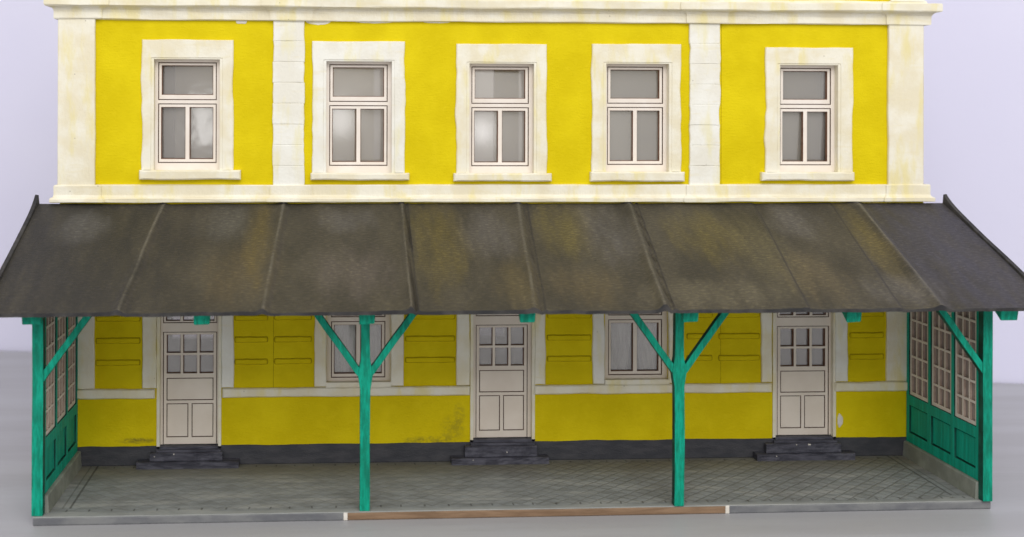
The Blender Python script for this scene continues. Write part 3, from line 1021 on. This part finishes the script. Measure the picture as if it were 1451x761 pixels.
# core slab (also carries the house) a little inside the painted edge
m = MB(); m.box(-7.77, 7.78, -2.80, -.002, -.139, -.013); m.box(-8.0, 8.0, 0.0, 6.5, -.139, -.001); m.build('slab', [KERBG], BS)
fy = lambda x: yl0 + (yr0 - yl0) * (x - xl0) / (xr0 - xl0)
xa, xb = -2.87, 3.36
for (a, b, mt) in ((xl0, xa - .035, KERBG), (xa + .035, xb - .035, KERBB), (xb + .035, xr0, KERBG)):
    m = MB()
    n = max(8, int((b - a) * 5))
    rows = []
    for z, off in ((-.139, .02), (-.125, .004), (-.03, .0), (-.013, .006)):
        rows.append([(a + (b - a) * k / n, fy(a + (b - a) * k / n) + off + .008 * wob((a + (b - a) * k / n) * 1.5, 151 + z), z) for k in range(n + 1)])
    rows = [[(p[0], p[1] + .13, rows[0][0][2]) for p in rows[0]]] + rows + [[(p[0], p[1] + .13, rows[-1][0][2]) for p in rows[-1]]]
    m.grid(rows)
    for e in (0, -1):
        m.face([r[e] for r in rows])
    m.build('edge_strip', [mt], BS)
for x in (xa, xb):
    m = MB(); m.box(x - .034, x + .034, fy(x) - .006, fy(x) + .1, -.138, -.006); m.build('white_mark', [WHITEM], BS, bevel=.012)

# ================================================================== SETTING
def struct(o):
    o['kind'] = 'structure'
    return o


TZ = -.14
# the back wall runs askew behind the table
P0, P1 = Vector((-12.18, 12.31)), Vector((13.76, 6.79))
dv = (P1 - P0).normalized(); nv = Vector((dv.y, -dv.x))
def wallpt(s, off=0.0):
    q = P0 + dv * s + nv * off
    return q.x, q.y
m = MB()
a, b = wallpt(-40), wallpt(70)
a2, b2 = wallpt(-40, -1), wallpt(70, -1)
for q in ((a, b, b2, a2),):
    zlo, zhi = TZ - 6, 40
    m.face([(a[0], a[1], zlo), (b[0], b[1], zlo), (b[0], b[1], zhi), (a[0], a[1], zhi)])
    m.face([(a2[0], a2[1], zlo), (b2[0], b2[1], zlo), (b2[0], b2[1], zhi), (a2[0], a2[1], zhi)])
    m.face([(a[0], a[1], zhi), (b[0], b[1], zhi), (b2[0], b2[1], zhi), (a2[0], a2[1], zhi)])
    m.face([(a[0], a[1], zlo), (a2[0], a2[1], zlo), (a2[0], a2[1], zhi), (a[0], a[1], zhi)])
    m.face([(b[0], b[1], zlo), (b2[0], b2[1], zlo), (b2[0], b2[1], zhi), (b[0], b[1], zhi)])
struct(m.build('back_wall', [m_backdrop()]))
m = MB()
g0, g1 = wallpt(-38, .14), wallpt(60, .03)
tp = [(-45, -34), (50, -34), g1, g0]
m.face([(p[0], p[1], TZ) for p in tp]); m.face([(p[0], p[1], TZ - 1.2) for p in tp][::-1])
for i in range(4):
    p, q = tp[i], tp[(i + 1) % 4]
    m.face([(p[0], p[1], TZ), (q[0], q[1], TZ), (q[0], q[1], TZ - 1.2), (p[0], p[1], TZ - 1.2)])
struct(m.build('table_top', [m_table()]))

# ================================================================== LIGHT
W = bpy.data.worlds.new('World'); SC.world = W; W.use_nodes = True
bg = W.node_tree.nodes['Background']
bg.inputs[0].default_value = (1.0, .965, .935, 1); bg.inputs[1].default_value = .84


def lamp(name, pos, target, sx, sy, power, col):
    d = bpy.data.lights.new(name, 'AREA'); d.shape = 'RECTANGLE'
    d.size = sx * K; d.size_y = sy * K; d.energy = power; d.color = col
    o = bpy.data.objects.new(name, d); C.objects.link(o)
    o.location = Vector(pos) * K
    o.rotation_euler = (Vector(target) - Vector(pos)).to_track_quat('-Z', 'Y').to_euler()
    return o


lamp('window_light', (1, -56, 47), (0, 0, 3), 60, 42, 4.05, (1.0, .985, .95))
# two added lamps out of view, mirrored in the panes, filling the front
lamp('glint_lamp', LAMP1, (0, 0, 4), 5.5, 6.5, .080, (1.0, .99, .98))
lamp('glint_lamp', LAMP2, (0, 0, 4), 3.6, 9, .06, (1.0, .99, .98))

# ================================================================== CAMERA
cd = bpy.data.cameras.new('camera'); cam = bpy.data.objects.new('camera', cd); C.objects.link(cam)
M = Matrix((RGT, UP, -FWD)).transposed().to_4x4()
M.translation = CAM * K
cam.matrix_world = M
cd.sensor_fit = 'HORIZONTAL'; cd.sensor_width = 36
cd.lens = 36 * FPX / 1451
cd.shift_x = (725.5 - CX) / 1451
cd.shift_y = -(380.5 - CY) / 1451
cd.clip_start = .005; cd.clip_end = 20
cd.dof.use_dof = True
cd.dof.focus_distance = 22.3 * K
cd.dof.aperture_fstop = 22
SC.camera = cam
SC.view_settings.view_transform = 'Standard'
SC.view_settings.look = 'None'
SC.view_settings.exposure = 0.0
SC.view_settings.gamma = 1.0
for o in bpy.data.objects:
    if '_L' in o:
        del o['_L']
